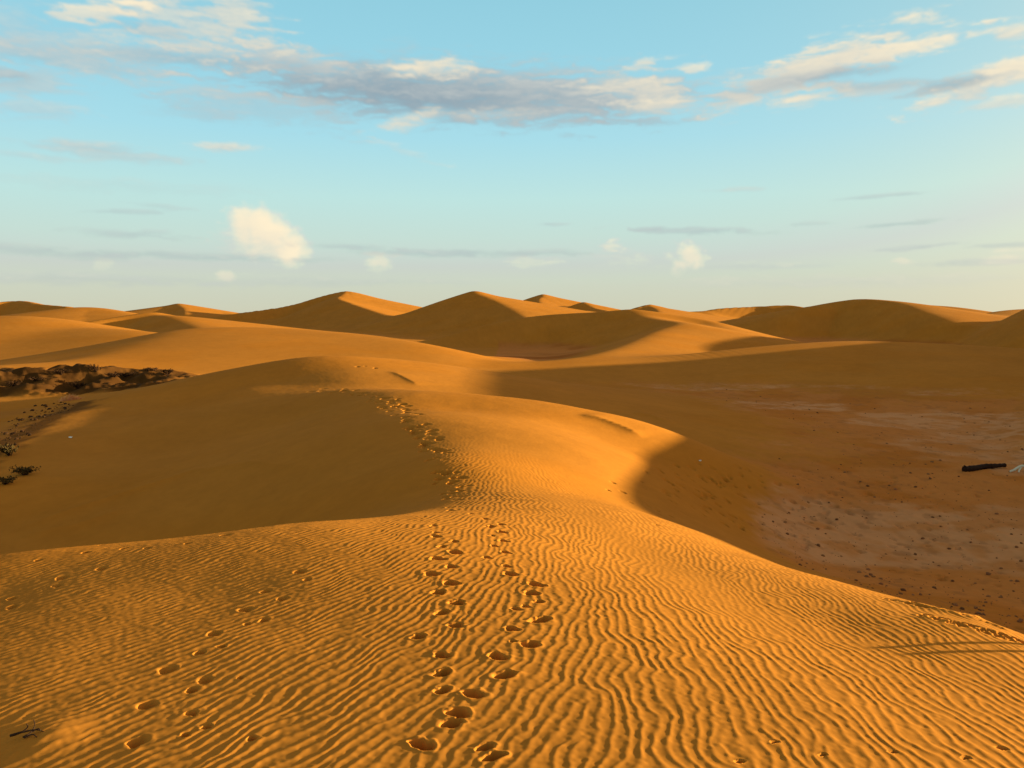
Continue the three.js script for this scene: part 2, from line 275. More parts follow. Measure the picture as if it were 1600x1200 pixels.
function place(px, py, from = 3, to = 900) {         // where the sight line meets the ground
  const [a, b] = bearing(px, py); let d = from, lastD = d;
  for (; d < to; d *= 1.01) { if (b * d < ground(a * d, d)) break; lastD = d; }
  let lo = lastD, hi = d;
  for (let i = 0; i < 18; i++) { const m = (lo + hi) / 2; if (b * m < ground(a * m, m)) hi = m; else lo = m; }
  return [a * hi, hi, ground(a * hi, hi)];
}

// ---------------------------------------------------------------- wind ripples (phasor noise: even ripples that fork and wander)
const RC = 0.38, RX0 = -16, RD0 = 2, RNX = 82, RND = 116, KPC = 3;
const kern = new Float32Array(RNX * RND * KPC * 5);
const windAngle = (x, d) => (128 + 54 * sstep(-4.5, 4, x + 0.14 * (d - 7)) + 40 * (fbm(x * 0.35, d * 0.35, 2, 61) - 0.5) + 10 * sstep(12, 16, d)) * Math.PI / 180;
const rippleLength = (x, d) => 0.116 - 0.018 * sstep(5.5, 9.5, d) - 0.015 * sstep(1.5, 4.2, x - 0.12 * (d - 8)) * sstep(7.5, 9.5, d) + 0.02 * sstep(12, 16, d);
for (let j = 0; j < RND; j++) for (let i = 0; i < RNX; i++) for (let k = 0; k < KPC; k++) {
  const x = RX0 + (i + hash(i, j, 400 + k)) * RC, d = RD0 + (j + hash(i, j, 500 + k)) * RC;
  const t = windAngle(x, d) + (hash(i, j, 700 + k) - 0.5) * 0.3, q = 2 * Math.PI / (rippleLength(x, d) * (0.93 + 0.14 * hash(i, j, 800 + k)));
  kern.set([x, d, Math.cos(t) * q, Math.sin(t) * q, hash(i, j, 600 + k) * 6.2832], ((j * RNX + i) * KPC + k) * 5);
}
function phasor(x, d) {
  const i0 = Math.floor((x - RX0) / RC), j0 = Math.floor((d - RD0) / RC); let C = 0, S = 0;
  for (let j = Math.max(0, j0 - 1); j <= Math.min(RND - 1, j0 + 1); j++) for (let i = Math.max(0, i0 - 1); i <= Math.min(RNX - 1, i0 + 1); i++) for (let k = 0; k < KPC; k++) {
    const o = ((j * RNX + i) * KPC + k) * 5, a = x - kern[o], b = d - kern[o + 1], r2 = (a * a + b * b) * 6.9;
    if (r2 > 1) continue;
    const w = (1 - r2) ** 2, p = kern[o + 2] * a + kern[o + 3] * b + kern[o + 4]; C += w * Math.cos(p); S += w * Math.sin(p);
  }
  return [Math.atan2(S, C), Math.hypot(C, S)];
}
for (let it = 0; it < 14; it++) {                    // neighbouring ripples fall into step with one another
  for (let j = 0; j < RND; j++) for (let i = 0; i < RNX; i++) for (let k = 0; k < KPC; k++) {
    const o = ((j * RNX + i) * KPC + k) * 5; let C = 0, S = 0;
    for (let jj = Math.max(0, j - 1); jj <= Math.min(RND - 1, j + 1); jj++) for (let ii = Math.max(0, i - 1); ii <= Math.min(RNX - 1, i + 1); ii++) for (let kk = 0; kk < KPC; kk++) {
      const q = ((jj * RNX + ii) * KPC + kk) * 5; if (q === o) continue;
      const a = kern[o] - kern[q], b = kern[o + 1] - kern[q + 1], r2 = (a * a + b * b) * 5.2; if (r2 > 1) continue;
      const w = (1 - r2) ** 2, p = 0.5 * ((kern[q + 2] + kern[o + 2]) * a + (kern[q + 3] + kern[o + 3]) * b) + kern[q + 4]; C += w * Math.cos(p); S += w * Math.sin(p);
    }
    if (C || S) kern[o + 4] = Math.atan2(S, C);
  }
}
const path = [[0, 0], [12, -0.8], [16, -1.1], [21, -1.8], [29, -3.7], [36, -6], [43, -9]];
const ridgeX = (d) => { let i = 0; while (i < path.length - 2 && path[i + 1][0] < d) i++; const t = (d - path[i][0]) / (path[i + 1][0] - path[i][0]); return lerp(path[i][1], path[i + 1][1], Math.max(0, Math.min(1, t))); };
function rippleAmount(x, d) {
  if (d < 2.2 || d > 44 || x < -15 || x > 13) return 0;
  const front = 1 - sstep(12.2, 13.2, d - 0.9 * Math.max(0, x));
  const left = sstep(-2.6, -0.2, x - ridgeX(d)), edge = d < 17 ? 9 : Math.max(-3, 3 - (d - 18.3) * 0.53);
  const mid = left * (1 - sstep(-1.1, 0.7, x - edge)) * (1 - 0.75 * sstep(20, 27, d));
  const patch = 0.75 + 0.5 * fbm(x * 0.5, d * 0.5, 2, 90);
  const swale = 1 - 0.6 * Math.exp(-(((x - 2.35 + 0.22 * (d - 10)) / 0.45) ** 2)) * sstep(7.5, 9, d);
  return Math.max(front, mid) * patch * swale * sstep(2.2, 3.2, d) * sstep(-15, -11, x) * (1 - sstep(9, 13, x));
}

// ---------------------------------------------------------------- footprints and other prints, pressed into the ground
const prints = [], bins = new Map();
function addPrint(px, py, wpx, depth, soft = 0, aspect = 1.15) {
  const [x, d] = place(px, py), r = wpx / F * d * 0.5; const h = hash(px | 0, py | 0, 3);
  prints.push({ x, d, r, depth, soft, aspect, a: (h - 0.5) * 0.9, e: hash(px | 0, py | 0, 4) });
  const n = prints.length - 1;
  for (let i = Math.floor(x - r * 3); i <= Math.floor(x + r * 3); i++) for (let j = Math.floor(d - r * 3); j <= Math.floor(d + r * 3); j++) { const k = i * 4096 + j; if (!bins.has(k)) bins.set(k, []); bins.get(k).push(n); }
}
for (const [X, Y, w] of [[505, 118, 34], [518, 167, 46], [522, 150, 30], [595, 190, 44], [541, 213, 44], [608, 240, 72], [532, 269, 64], [592, 303, 56], [502, 335, 76], [592, 376, 76], [521, 417, 72], [605, 464, 74], [541, 510, 84], [601, 566, 76], [437, 618, 70], [550, 698, 82], [543, 778, 96], [545, 857, 90], [688, 877, 104], [605, 957, 112], [585, 1005, 104], [452, 1097, 112], [735, 1108, 80], [775, 1152, 104],
  [742, 90, 36], [757, 122, 44], [810, 113, 36], [818, 148, 48], [765, 164, 30], [820, 187, 44], [780, 210, 36], [832, 239, 44], [748, 262, 40], [838, 300, 44], [858, 338, 70], [968, 385, 82], [950, 421, 74], [975, 461, 54], [880, 493, 50], [922, 481, 40], [985, 543, 94], [862, 582, 72], [866, 637, 34], [937, 651, 80], [798, 707, 94], [825, 788, 100]])
  addPrint(500 + X / 2.858, 780 + Y / 2.858, w / 2.858 * 0.98, 0.17, 0.1, 0.66), addPrint(500 + (X + w * 0.17 * (X % 2 ? 1 : -1)) / 2.858, 780 + (Y - w * 0.11) / 2.858, w / 2.858 * 0.72, 0.1, 0.2, 0.8);
for (const [X, Y, w] of [[1410, 280, 66], [1440, 318, 46], [1250, 370, 60], [1330, 405, 60], [1150, 457, 84], [1240, 505, 56], [1160, 525, 46], [1005, 572, 90], [1040, 630, 50], [935, 660, 60], [785, 740, 100], [965, 785, 80], [900, 830, 72], [690, 905, 116], [900, 940, 76], [970, 1005, 60], [640, 1078, 116], [870, 1040, 56], [1185, 1060, 60], [1130, 775, 44],
  [60, 405, 50], [60, 445, 56], [290, 310, 60], [270, 345, 44], [480, 265, 60], [180, 225, 40], [580, 170, 40], [690, 168, 40], [1060, 108, 60], [880, 147, 40], [400, 190, 40], [470, 155, 44]])
  addPrint(X / 3, 800 + Y / 3, w / 3 * 0.92, 0.06, 0.5, 0.9);
for (const [X, Y, w] of [[360, 828, 60], [180, 925, 70], [590, 893, 60], [940, 880, 56], [1310, 908, 80], [1490, 860, 90]]) addPrint(1100 + X / 3.2, 900 + Y / 3.2, w / 3.2, 0.045, 0.1, 0.4);
const rp = rngOf(21);
for (let i = 0; i < 135; i++) {                      // the trodden trail along the crest
  const t = rp(), way = [[722, 800], [706, 760], [690, 715], [668, 685], [645, 652], [612, 630], [575, 618], [530, 612], [484, 611]], q = t * 7.99, k = Math.floor(q), f = q - k;
  const w = lerp(26, 16, t); addPrint(lerp(way[k][0], way[k + 1][0], f) + (rp() - 0.5) * 2 * w, lerp(way[k][1], way[k + 1][1], f) + (rp() - 0.5) * 10, lerp(16, 9, t) * (0.7 + 0.6 * rp()), 0.07 + 0.04 * rp(), 0.25, 1);
}
for (const [x, y, w] of [[958, 754, 9], [973, 769, 12], [950, 766, 7], [1001, 752, 9], [985, 785, 8], [1012, 790, 8], [1026, 820, 9], [1047, 782, 9], [968, 790, 6], [1030, 803, 6], [1090, 775, 16], [1100, 777, 10]]) addPrint(x, y, w, 0.07, 0.2, 1);
for (let i = 0; i < 230; i++) {                      // scattered tracks over the shaded lower slope
  const t = rp(), s = rp(), x = lerp(1030, 1570, s), y = lerp(720 + s * 30, 800 + (s * 130), t); addPrint(x + (rp() - 0.5) * 40, y, 7 + 8 * rp(), 0.06 + 0.05 * rp(), 0.3, 1);
}
for (let i = 0; i < 26; i++) addPrint(1385 + i * 8.6, 936 + i * 2.0 + (rp() - 0.5) * 5, 9 + 5 * rp(), 0.05, 0.2, 1);
for (let i = 0; i < 30; i++) addPrint(1440 + i * 5.6, 962 + i * 1.5 + (rp() - 0.5) * 5, 9 + 6 * rp(), 0.05, 0.2, 1);
for (let i = 0; i < 7; i++) addPrint(540 + 60 * rp(), 570 + 6 * rp(), 4, 0.06, 0.2, 1);
// small lips: sharp steps in the sand with the steep side away from the sun
const lips = [];
function lip(px, a, wl, wr, fade = 1) { lips.push({ p: px.map(([x, y]) => place(x, y)), a, wl, wr, fade }); }
lip([[905, 648], [940, 658], [975, 671], [1004, 684]], 0.14, 0.28, 1.1);
lip([[985, 645], [1015, 650], [1050, 662]], 0.11, 0.25, 0.9);
lip([[608, 580], [625, 588], [642, 597], [652, 602]], 0.1, 0.3, 2);
lip([[1390, 936], [1450, 952], [1520, 970], [1600, 988]], 0.05, 0.12, 0.4);
lip([[1420, 960], [1500, 978], [1600, 1003]], 0.035, 0.1, 0.3);
lip([[10, 832], [110, 800], [200, 770], [300, 738], [390, 725], [490, 732]], 0.1, 0.3, 0.7);
lip([[30, 840], [120, 822], [200, 795]], 0.08, 0.25, 0.6);
const mounds = [[80, 1152, 0.26, 0.05]].map(([px, py, r, a]) => { const [x, d] = place(px, py); return { x, d, r, a }; });
const lipBox = lips.map((l) => [Math.min(...l.p.map((p) => p[0])) - 5, Math.max(...l.p.map((p) => p[0])) + 5, Math.min(...l.p.map((p) => p[1])) - 5, Math.max(...l.p.map((p) => p[1])) + 5]);
function lipHeight(l, x, d) {
  let bq = 1e9, bs = 0, bt = 0;
  for (let i = 0; i < l.p.length - 1; i++) {
    const [ax, ad] = l.p[i], vx = l.p[i + 1][0] - ax, vd = l.p[i + 1][1] - ad, L2 = vx * vx + vd * vd, raw = ((x - ax) * vx + (d - ad) * vd) / L2, t = Math.max(0, Math.min(1, raw));
    const ex = x - ax - t * vx, ed = d - ad - t * vd, q = ex * ex + ed * ed;
    if (q < bq) { bq = q; bs = Math.sign(vx * (d - ad) - vd * (x - ax)); bt = (i + raw) / (l.p.length - 1); }
  }
  const s = Math.sqrt(bq), end = sstep(-0.05, 0.25, bt) * (1 - sstep(0.8, 1.05, bt));
  return l.a * end * Math.exp(-s / (bs < 0 ? l.wl : l.wr));
}
const bankAt = (x, d) => sstep(-22, -27, x) * sstep(56.5, 59, d) * (1 - sstep(66, 71, d)) * sstep(-52, -46, x);
function detail(x, d, base) {                        // everything finer than the smooth ground
  let y = base, rim = 1;
  if (d > 3 && d < 135) {
    for (let i = 0; i < lips.length; i++) { const b = lipBox[i]; if (x > b[0] && x < b[1] && d > b[2] && d < b[3]) y += lipHeight(lips[i], x, d); }
    if (d < 9) for (const m of mounds) { const q = ((x - m.x) ** 2 + (d - m.d) ** 2) / (m.r * m.r); if (q < 6) y += m.a * Math.exp(-q); }
    const list = bins.get(Math.floor(x) * 4096 + Math.floor(d));
    if (list) for (const n of list) {
      const p = prints[n], ca = Math.cos(p.a), sa = Math.sin(p.a), a = x - p.x, b = d - p.d;
      let q = Math.hypot((a * ca + b * sa) / p.r, (b * ca - a * sa) / (p.r * p.aspect)); if (q > 2.6) continue;
      q *= 1 + 0.6 * (vnoise(x / p.r * 1.3 + 9 * p.e, d / p.r * 1.3, 44) - 0.5);
      const dep = Math.min(p.depth, p.r * 1.8) , in_ = 1 - sstep(0.6 - 0.35 * p.soft, 1.03, q);
      y += -dep * in_ * (0.85 + 0.3 * p.e) + dep * 0.04 * Math.exp(-(((q - 1.3) / 0.28) ** 2)) * (0.6 + 0.8 * vnoise(x * 14, d * 14, 45));
      rim *= 1 - (1 - sstep(0.9, 1.5, q)) * (1 - 0.5 * p.soft);
    }
  }
  const amt = rippleAmount(x, d);
  if (amt > 0.01) {
    const [ph, mag] = phasor(x + 0.13 * (vnoise(x * 2.7, d * 2.7, 53) - 0.5) + 0.045 * (vnoise(x * 8, d * 8, 51) - 0.5), d + 0.13 * (vnoise(x * 2.7, d * 2.7, 54) - 0.5) + 0.045 * (vnoise(x * 8, d * 8, 52) - 0.5));
    const L = rippleLength(x, d), s = Math.sin(ph - 0.32 * Math.cos(ph)), prof = 0.5 + 0.5 * s;
    y += L * (0.054 + 0.012 * sstep(6, 9, d)) * amt * rim * (prof ** 1.15 - 0.45) * sstep(0.1, 0.9, mag);
  }
  if (d < 60) y += 0.012 * (fbm(x * 1.6, d * 1.6, 2, 70) - 0.5) + 0.004 * (vnoise(x * 22, d * 22, 71) - 0.5) * rim;
  const bk = bankAt(x, d);
  if (bk > 0) y += bk * ((fbm(x * 0.45, d * 0.45, 3, 140) - 0.4) * 1.5 + 0.3 * Math.abs(fbm(x * 1.6, d * 1.6, 3, 150) - 0.5));
  const fl = x > 0 && d < 100 ? sstep(-6.5, -7.3, base) : 0;
  if (fl > 0) y += fl * ( 0.09 * (fbm(x * 0.8, d * 0.8, 4, 160) - 0.5) + 0.05 * (vnoise(x * 4, d * 4, 161) - 0.5));
  return y;
}

// ---------------------------------------------------------------- the terrain grid, finest where it is seen closest
console.log('ground start');
const cols = [], rows = [0.35];
{
  const deg = Math.PI / 180, half = 37.5 * deg, n = 810;
  for (let a = -180; a < -38; a += a < -90 ? 5 : a < -50 ? 2 : 1) cols.push(a * deg);
  for (let i = 0; i <= n; i++) cols.push(-half + 2 * half * i / n);
  for (let a = 38.4; a < 179; a += a < 75 ? 0.8 : a < 100 ? 2 : 5) cols.push(a * deg);
  let r = 0.35; while (r < 3500) { r *= r < 3.6 ? 1.16 : r < 4.4 ? 1.008 : r < 13.5 ? 1.0024 : r < 24 ? 1.003 : r < 34 ? 1.0042 : r < 130 ? 1.0062 : r < 750 ? 1.0075 : 1.02; rows.push(r); }
}
const NC = cols.length, NR = rows.length, pos = new Float32Array((NC * NR + 1) * 3), nor = new Float32Array((NC * NR + 1) * 3), col = new Float32Array((NC * NR + 1) * 3), reg = new Uint8Array(NC * NR + 1);
const regionNames = ['front', 'middle', 'basin', 'plain', 'flat'], regionOf = (s) => { let i = regionNames.indexOf(s); if (i < 0) { regionNames.push(s); i = regionNames.length - 1; } return i; };
const SAND = [0.515, 0.166, 0.021], FLOOR = [0.55, 0.165, 0.034], CRUST = [0.62, 0.235, 0.085], SHADED_EARTH = [0.085, 0.03, 0.007], mixc = (a, b, t) => [lerp(a[0], b[0], t), lerp(a[1], b[1], t), lerp(a[2], b[2], t)];
for (let j = 0, o = 0; j < NR; j++) for (let i = 0; i < NC; i++, o += 3) {
  const x = Math.sin(cols[i]) * rows[j], d = Math.cos(cols[i]) * rows[j], base = ground(x, d); let id = regionOut;
  const y = detail(x, d, base);
  if (id === 'near') id = base < -6.95 && x > -2 ? 'basin' : d < 12.6 + 1.2 * Math.max(0, x) ? 'front' : x < -22 && base < -5.9 ? 'flat' : 'middle';
  if (id === 'plain' && x > 0 && d < 105 && d > 0) id = 'basin';
  reg[j * NC + i] = regionOf(id);
  pos[o] = x; pos[o + 1] = y + EYE; pos[o + 2] = -d;
  const r = rows[j];
  let c = SAND, k = 1 + 0.16 * (fbm(x / 5, d / 5, 3, 200) - 0.5) + 0.12 * (fbm(x * 1.3, d * 1.3, 3, 201) - 0.5) + (r < 16 ? 0.1 * (vnoise(x * 30, d * 30, 202) - 0.5) : 0.06 * (vnoise(x * 6, d * 6, 202) - 0.5));
  c = mixc(c, [0.525, 0.157, 0.014], 0.5 * sstep(0.45, 0.7, fbm(x / 9, d / 7, 3, 203)));
  if (d > 0 && d < 110 && x > -3) {
    const fl = sstep(-6.7, -7.35, base + 0.5 * (fbm(x * 0.35, d * 0.35, 4, 210) - 0.5) + 0.5 * (fbm(x * 2, d * 2, 3, 209) - 0.5));
    if (fl > 0) {
      const pale = sstep(0.5, 0.62, fbm(x * 0.1 + 4, d * 0.14, 5, 220)) * (0.35 + 0.65 * sstep(0.35, 0.6, fbm(x * 0.9, d * 0.9, 4, 222)));
      let f = mixc(FLOOR, CRUST, pale); f = mixc(f, [0.48, 0.125, 0.013], 0.6 * sstep(0.5, 0.65, fbm(x * 0.25, d * 0.25, 4, 224)) * (1 - pale));
      f = mixc(f, [0.28, 0.095, 0.03], 0.35 * sstep(0.66, 0.78, fbm(x * 1.7, d * 1.3, 3, 226)));
      c = mixc(c, f, fl);
    }
  } else if (d > 110 && d < 260 && x > -3) {            // reddish floor in far hollows, painted darker to give the valley its shade
    const fl = sstep(-5.7, -6.8, base + 1.2 * (fbm(x * 0.08, d * 0.08, 4, 212) - 0.5) + 0.5 * (fbm(x * 0.5, d * 0.5, 3, 213) - 0.5));
    if (fl > 0) c = mixc(c, mixc([0.4, 0.102, 0.014], FLOOR, sstep(0.4, 0.65, fbm(x * 0.06, d * 0.06, 4, 214))), fl);
  }
  const bk = bankAt(x, d);
  if (bk > 0) c = mixc(c, mixc(SHADED_EARTH, [0.13, 0.046, 0.01], sstep(0.45, 0.7, fbm(x * 1.1, d * 1.1, 4, 230))), bk * sstep(0.1, 0.3, bk));  // brown soil, its colour darkened further to stand in for shade on the bank
  if (x < -16 && x > -34 && d > 24 && d < 52) {        // litter and soil along the lip on the left
    const s = Math.abs((x + 21.5) - (d - 33) * -0.27 + 1.2), e = sstep(1.8, 0.2, s + 2.2 * (fbm(x * 1.3, d * 0.7, 4, 240) - 0.5)); c = mixc(c, SHADED_EARTH, 0.8 * e);
    if (x < -23 - (d - 33) * 0.27) c = mixc(c, [0.46, 0.15, 0.025], 0.7 * sstep(0.35, 0.6, fbm(x * 0.3, d * 0.3, 3, 244)));
  }
  col[o] = c[0] * k; col[o + 1] = c[1] * k; col[o + 2] = c[2] * k;
}
{ // centre point
  const o = NC * NR * 3; pos.set([0, ground(0, 0.05) + EYE, 0], o); nor.set([0, 1, 0], o); col.set(SAND, o); reg[NC * NR] = 0;
}
for (let j = 0; j < NR; j++) for (let i = 0; i < NC; i++) {
  const a = (j * NC + (i + 1) % NC) * 3, b = (j * NC + (i + NC - 1) % NC) * 3, c = (Math.min(NR - 1, j + 1) * NC + i) * 3, e = (Math.max(0, j - 1) * NC + i) * 3;
  const ux = pos[a] - pos[b], uy = pos[a + 1] - pos[b + 1], uz = pos[a + 2] - pos[b + 2], vx = pos[c] - pos[e], vy = pos[c + 1] - pos[e + 1], vz = pos[c + 2] - pos[e + 2];
  let nx = uy * vz - uz * vy, ny = uz * vx - ux * vz, nz = ux * vy - uy * vx; const l = Math.hypot(nx, ny, nz) * (ny < 0 ? -1 : 1) || 1;
  nor.set([nx / l, ny / l, nz / l], (j * NC + i) * 3);
}
const sandMat = new THREE.MeshPhysicalMaterial({ vertexColors: true, roughness: 1, metalness: 0, specularIntensity: 0.02 });
const info = {
  front: ['sand_dune', 'rippled golden foreground dune crossed by footprint trails'], middle: ['sand_dune', 'smooth dune with a dark left slope and a sunlit tongue, behind the rippled foreground'],
  basin: ['basin_floor', 'shaded gravelly basin floor with pale crusted patches on the right'], plain: ['desert_plain', 'distant desert plain between the dunes'], flat: ['sand_flat', 'pale sandy flat behind the littered lip at the left edge'],
};
for (const D of dunes) if (D.label && !info[D.id]) info[D.id] = [D.id === 'dirt' ? 'earth_bank' : 'sand_dune', D.label];
const taken = {};
function numbered(name) { const n = taken[name] = (taken[name] ?? -1) + 1; return n ? name + '_' + String(n).padStart(3, '0') : name; }
{
  const lists = regionNames.map(() => []);
  const put = (a, b, c) => lists[Math.min(reg[a], reg[b], reg[c])].push(a, b, c);
  for (let j = 0; j < NR - 1; j++) for (let i = 0; i < NC; i++) {
    const k = (i + 1) % NC, a = j * NC + i, b = j * NC + k, c = (j + 1) * NC + i, e = (j + 1) * NC + k;
    if (Math.abs(pos[a * 3 + 1] - pos[e * 3 + 1]) < Math.abs(pos[b * 3 + 1] - pos[c * 3 + 1])) put(a, b, e), put(a, e, c); else put(a, b, c), put(b, e, c);
  }
  for (let i = 0; i < NC; i++) put(NC * NR, (i + 1) % NC, i);
  const map = new Int32Array(NC * NR + 1);
  regionNames.forEach((id, n) => {
    const L = lists[n]; if (!L.length) return;
    map.fill(-1); let m = 0; const idx = new Uint32Array(L.length), back = [];
    for (let i = 0; i < L.length; i++) { if (map[L[i]] < 0) { map[L[i]] = m++; back.push(L[i]); } idx[i] = map[L[i]]; }
    const g = new THREE.BufferGeometry();
    for (const [name, src] of [['position', pos], ['normal', nor], ['color', col]]) { const A = new Float32Array(m * 3); for (let i = 0; i < m; i++) { const q = back[i] * 3; A[i * 3] = src[q]; A[i * 3 + 1] = src[q + 1]; A[i * 3 + 2] = src[q + 2]; } g.setAttribute(name, new THREE.BufferAttribute(A, 3)); }
    g.setIndex(new THREE.BufferAttribute(idx, 1));
    const mesh = new THREE.Mesh(g, sandMat), [name, label] = info[id]; mesh.name = numbered(name); mesh.castShadow = mesh.receiveShadow = true;
    mesh.userData = { kind: 'structure', label, category: name === 'sand_dune' ? 'dune' : 'ground' };
    scene.add(mesh);
  });
}
console.log('terrain', NC, NR);

// ---------------------------------------------------------------- things lying about
const M = {
  bark: new THREE.MeshPhysicalMaterial({ specularIntensity: 0.15, color: new THREE.Color().setRGB(0.035, 0.014, 0.008), roughness: 0.95 }),
  bleached: new THREE.MeshPhysicalMaterial({ specularIntensity: 0.15, color: new THREE.Color().setRGB(0.72, 0.58, 0.4), roughness: 0.8 }),
  twig: new THREE.MeshPhysicalMaterial({ specularIntensity: 0.15, color: new THREE.Color().setRGB(0.05, 0.022, 0.012), roughness: 0.9 }),
  leaf: new THREE.MeshPhysicalMaterial({ specularIntensity: 0.15, color: new THREE.Color().setRGB(0.075, 0.042, 0.012), roughness: 1, side: THREE.DoubleSide }),
  straw: new THREE.MeshPhysicalMaterial({ specularIntensity: 0.15, color: new THREE.Color().setRGB(0.8, 0.34, 0.12), roughness: 1, side: THREE.DoubleSide }),
  scrap: new THREE.MeshPhysicalMaterial({ specularIntensity: 0.15, color: new THREE.Color().setRGB(0.75, 0.68, 0.58), roughness: 0.9, side: THREE.DoubleSide }),
  stone: new THREE.MeshPhysicalMaterial({ specularIntensity: 0.15, color: new THREE.Color().setRGB(0.24, 0.085, 0.03), roughness: 1 }),
  clod: new THREE.MeshPhysicalMaterial({ side: THREE.DoubleSide, specularIntensity: 0.15, color: new THREE.Color().setRGB(0.05, 0.019, 0.007), roughness: 1 }),
};
const V = (x, d, y) => new THREE.Vector3(x, y + EYE, -d);
const spot = (px, py) => { const [x, d] = place(px, py); return V(x, d, detail(x, d, ground(x, d))); };
function limb(points, r0, r1, seg = 20, sides = 8, rough = 0.2, seed = 1) {          // a tapering, knotty limb with closed ends
  const c = new THREE.CatmullRomCurve3(points), fr = c.computeFrenetFrames(seg), p = [], idx = [], g = new THREE.BufferGeometry();
  for (let i = 0; i <= seg; i++) {
    const t = i / seg, q = c.getPointAt(t), r = lerp(r0, r1, t);
    for (let k = 0; k < sides; k++) { const a = k / sides * Math.PI * 2, w = r * (1 + rough * (vnoise(k * 1.7 + seed, t * seg * 0.6, 900 + seed) - 0.5) * 2); const v = q.clone().addScaledVector(fr.normals[i], Math.cos(a) * w).addScaledVector(fr.binormals[i], Math.sin(a) * w); p.push(v.x, v.y, v.z); }
  }
  for (let i = 0; i < seg; i++) for (let k = 0; k < sides; k++) { const a = i * sides + k, b = i * sides + (k + 1) % sides; idx.push(a, a + sides, b, b, a + sides, b + sides); }
  for (const [i, f] of [[0, 1], [seg, 0]]) { const q = c.getPointAt(i / seg), n = p.length / 3; p.push(q.x, q.y, q.z); for (let k = 0; k < sides; k++) { const a = i * sides + k, b = i * sides + (k + 1) % sides; f ? idx.push(n, a, b) : idx.push(n, b, a); } }
  g.setAttribute('position', new THREE.Float32BufferAttribute(p, 3)); g.setIndex(idx); g.computeVertexNormals(); return g;
}
function mesh(name, g, m, parent, origin) { const o = new THREE.Mesh(g, m); o.name = name; o.castShadow = o.receiveShadow = true; if (origin) g.translate(-origin.x, -origin.y, -origin.z); parent.add(o); return o; }
function thing(name, label, category, origin, group) { const o = new THREE.Group(); o.name = numbered(name); o.position.copy(origin); o.userData = { label, category }; if (group) o.userData.group = group; scene.add(o); return o; }
const up = (v, h, dx = 0, dz = 0) => v.clone().add(new THREE.Vector3(dx, h, dz));
{ // the dark log and the bleached branch in the basin
  const a = spot(1506, 737), b = spot(1570, 731), t = thing('driftwood_log', 'dark weathered log lying on the basin floor near the right edge', 'log', a);
  const at2 = (k, h, s = 0) => up(a.clone().lerp(b, k), h, 0, s);
  mesh('trunk', limb([at2(0, 0.1), at2(0.15, 0.12), at2(0.32, 0.11, -0.05), at2(0.5, 0.14, -0.08), at2(0.75, 0.13, -0.02), at2(1, 0.12)], 0.15, 0.09, 40, 12, 0.28, 3), M.bark, t, a);
  mesh('broken_knot', limb([at2(0.05, 0.12), at2(0.03, 0.24), at2(0.0, 0.3)], 0.07, 0.035, 8, 7, 0.3, 5), M.bark, t, a);
  const c = spot(1578, 738), e = spot(1640, 738), w = thing('bleached_branch', 'pale bleached branch arching beside the dark log at the right edge', 'branch', c), at3 = (k, h, s = 0) => up(c.clone().lerp(e, k), h, 0, s);
  mesh('stem', limb([at3(0, 0.03), at3(0.12, 0.12), at3(0.25, 0.27), at3(0.5, 0.26), at3(0.8, 0.18), at3(1, 0.06)], 0.045, 0.075, 30, 9, 0.3, 7), M.bleached, w, c);
  mesh('fork', limb([at3(0.28, 0.25), at3(0.2, 0.12, 0.1), at3(0.17, 0.02, 0.16)], 0.05, 0.03, 10, 7, 0.3, 8), M.bleached, w, c);
  mesh('fork', limb([at3(0.55, 0.25), at3(0.62, 0.12, 0.15), at3(0.6, 0.02, 0.22)], 0.05, 0.03, 10, 7, 0.3, 9), M.bleached, w, c);
}
{ // the twig in the lower left corner
  const a = spot(48, 1155), t = thing('dead_twig', 'small forked dead twig on the rippled sand in the lower left corner', 'twig', a);
  const s = [[[-0.14, 0.012, 0.03], [-0.05, 0.03, 0.0], [0.03, 0.035, -0.02], [0.1, 0.02, -0.02]], [[-0.03, 0.01, 0.05], [0.01, 0.03, 0.01], [0.02, 0.07, -0.03], [0.0, 0.1, -0.05]], [[0.01, 0.03, 0.0], [0.06, 0.05, -0.01], [0.09, 0.05, 0.02]], [[-0.02, 0.01, 0.05], [0.04, 0.025, 0.03], [0.08, 0.012, 0.05]], [[-0.06, 0.03, 0.0], [-0.03, 0.06, -0.02], [-0.04, 0.085, -0.02]]];
  s.forEach((p, i) => mesh(i ? 'side_shoot' : 'stem', limb(p.map((q) => new THREE.Vector3(...q)), i ? 0.007 : 0.011, 0.003, 12, 6, 0.3, 11 + i), M.twig, t));
}
function shrub(px, py, r, h, stems, leaves, seed, label, group, lm = M.leaf) {
  const a = spot(px, py), q = rngOf(seed), t = thing('dry_shrub', label, 'shrub', a, group), S = [], L = [];
  for (let i = 0; i < stems; i++) {
    const an = q() * 6.283, sp = r * (0.3 + 0.7 * q()), hh = h * (0.5 + 0.5 * q()), e = new THREE.Vector3(Math.cos(an) * sp, hh, Math.sin(an) * sp);
    S.push(limb([new THREE.Vector3((q() - 0.5) * r * 0.3, -0.05, (q() - 0.5) * r * 0.3), e.clone().multiply(new THREE.Vector3(0.45, 0.6, 0.45)), e], 0.012, 0.004, 5, 4, 0.2, i));
    for (let k = 0; k < leaves; k++) {
      const w = 0.02 + 0.03 * q(), l = new THREE.PlaneGeometry(w, w * 2.2), f = 0.4 + 0.6 * q();
      l.rotateX(q() * 3); l.rotateY(q() * 6.28); l.rotateZ(q() * 3); l.translate(e.x * f + (q() - 0.5) * 0.14, e.y * f + (q() - 0.3) * 0.1, e.z * f + (q() - 0.5) * 0.14); L.push(l);
    }
  }
  mesh('stems', mergeGeometries(S), M.twig, t).userData.kind = 'stuff'; mesh('foliage', mergeGeometries(L), lm, t).userData.kind = 'stuff';
}
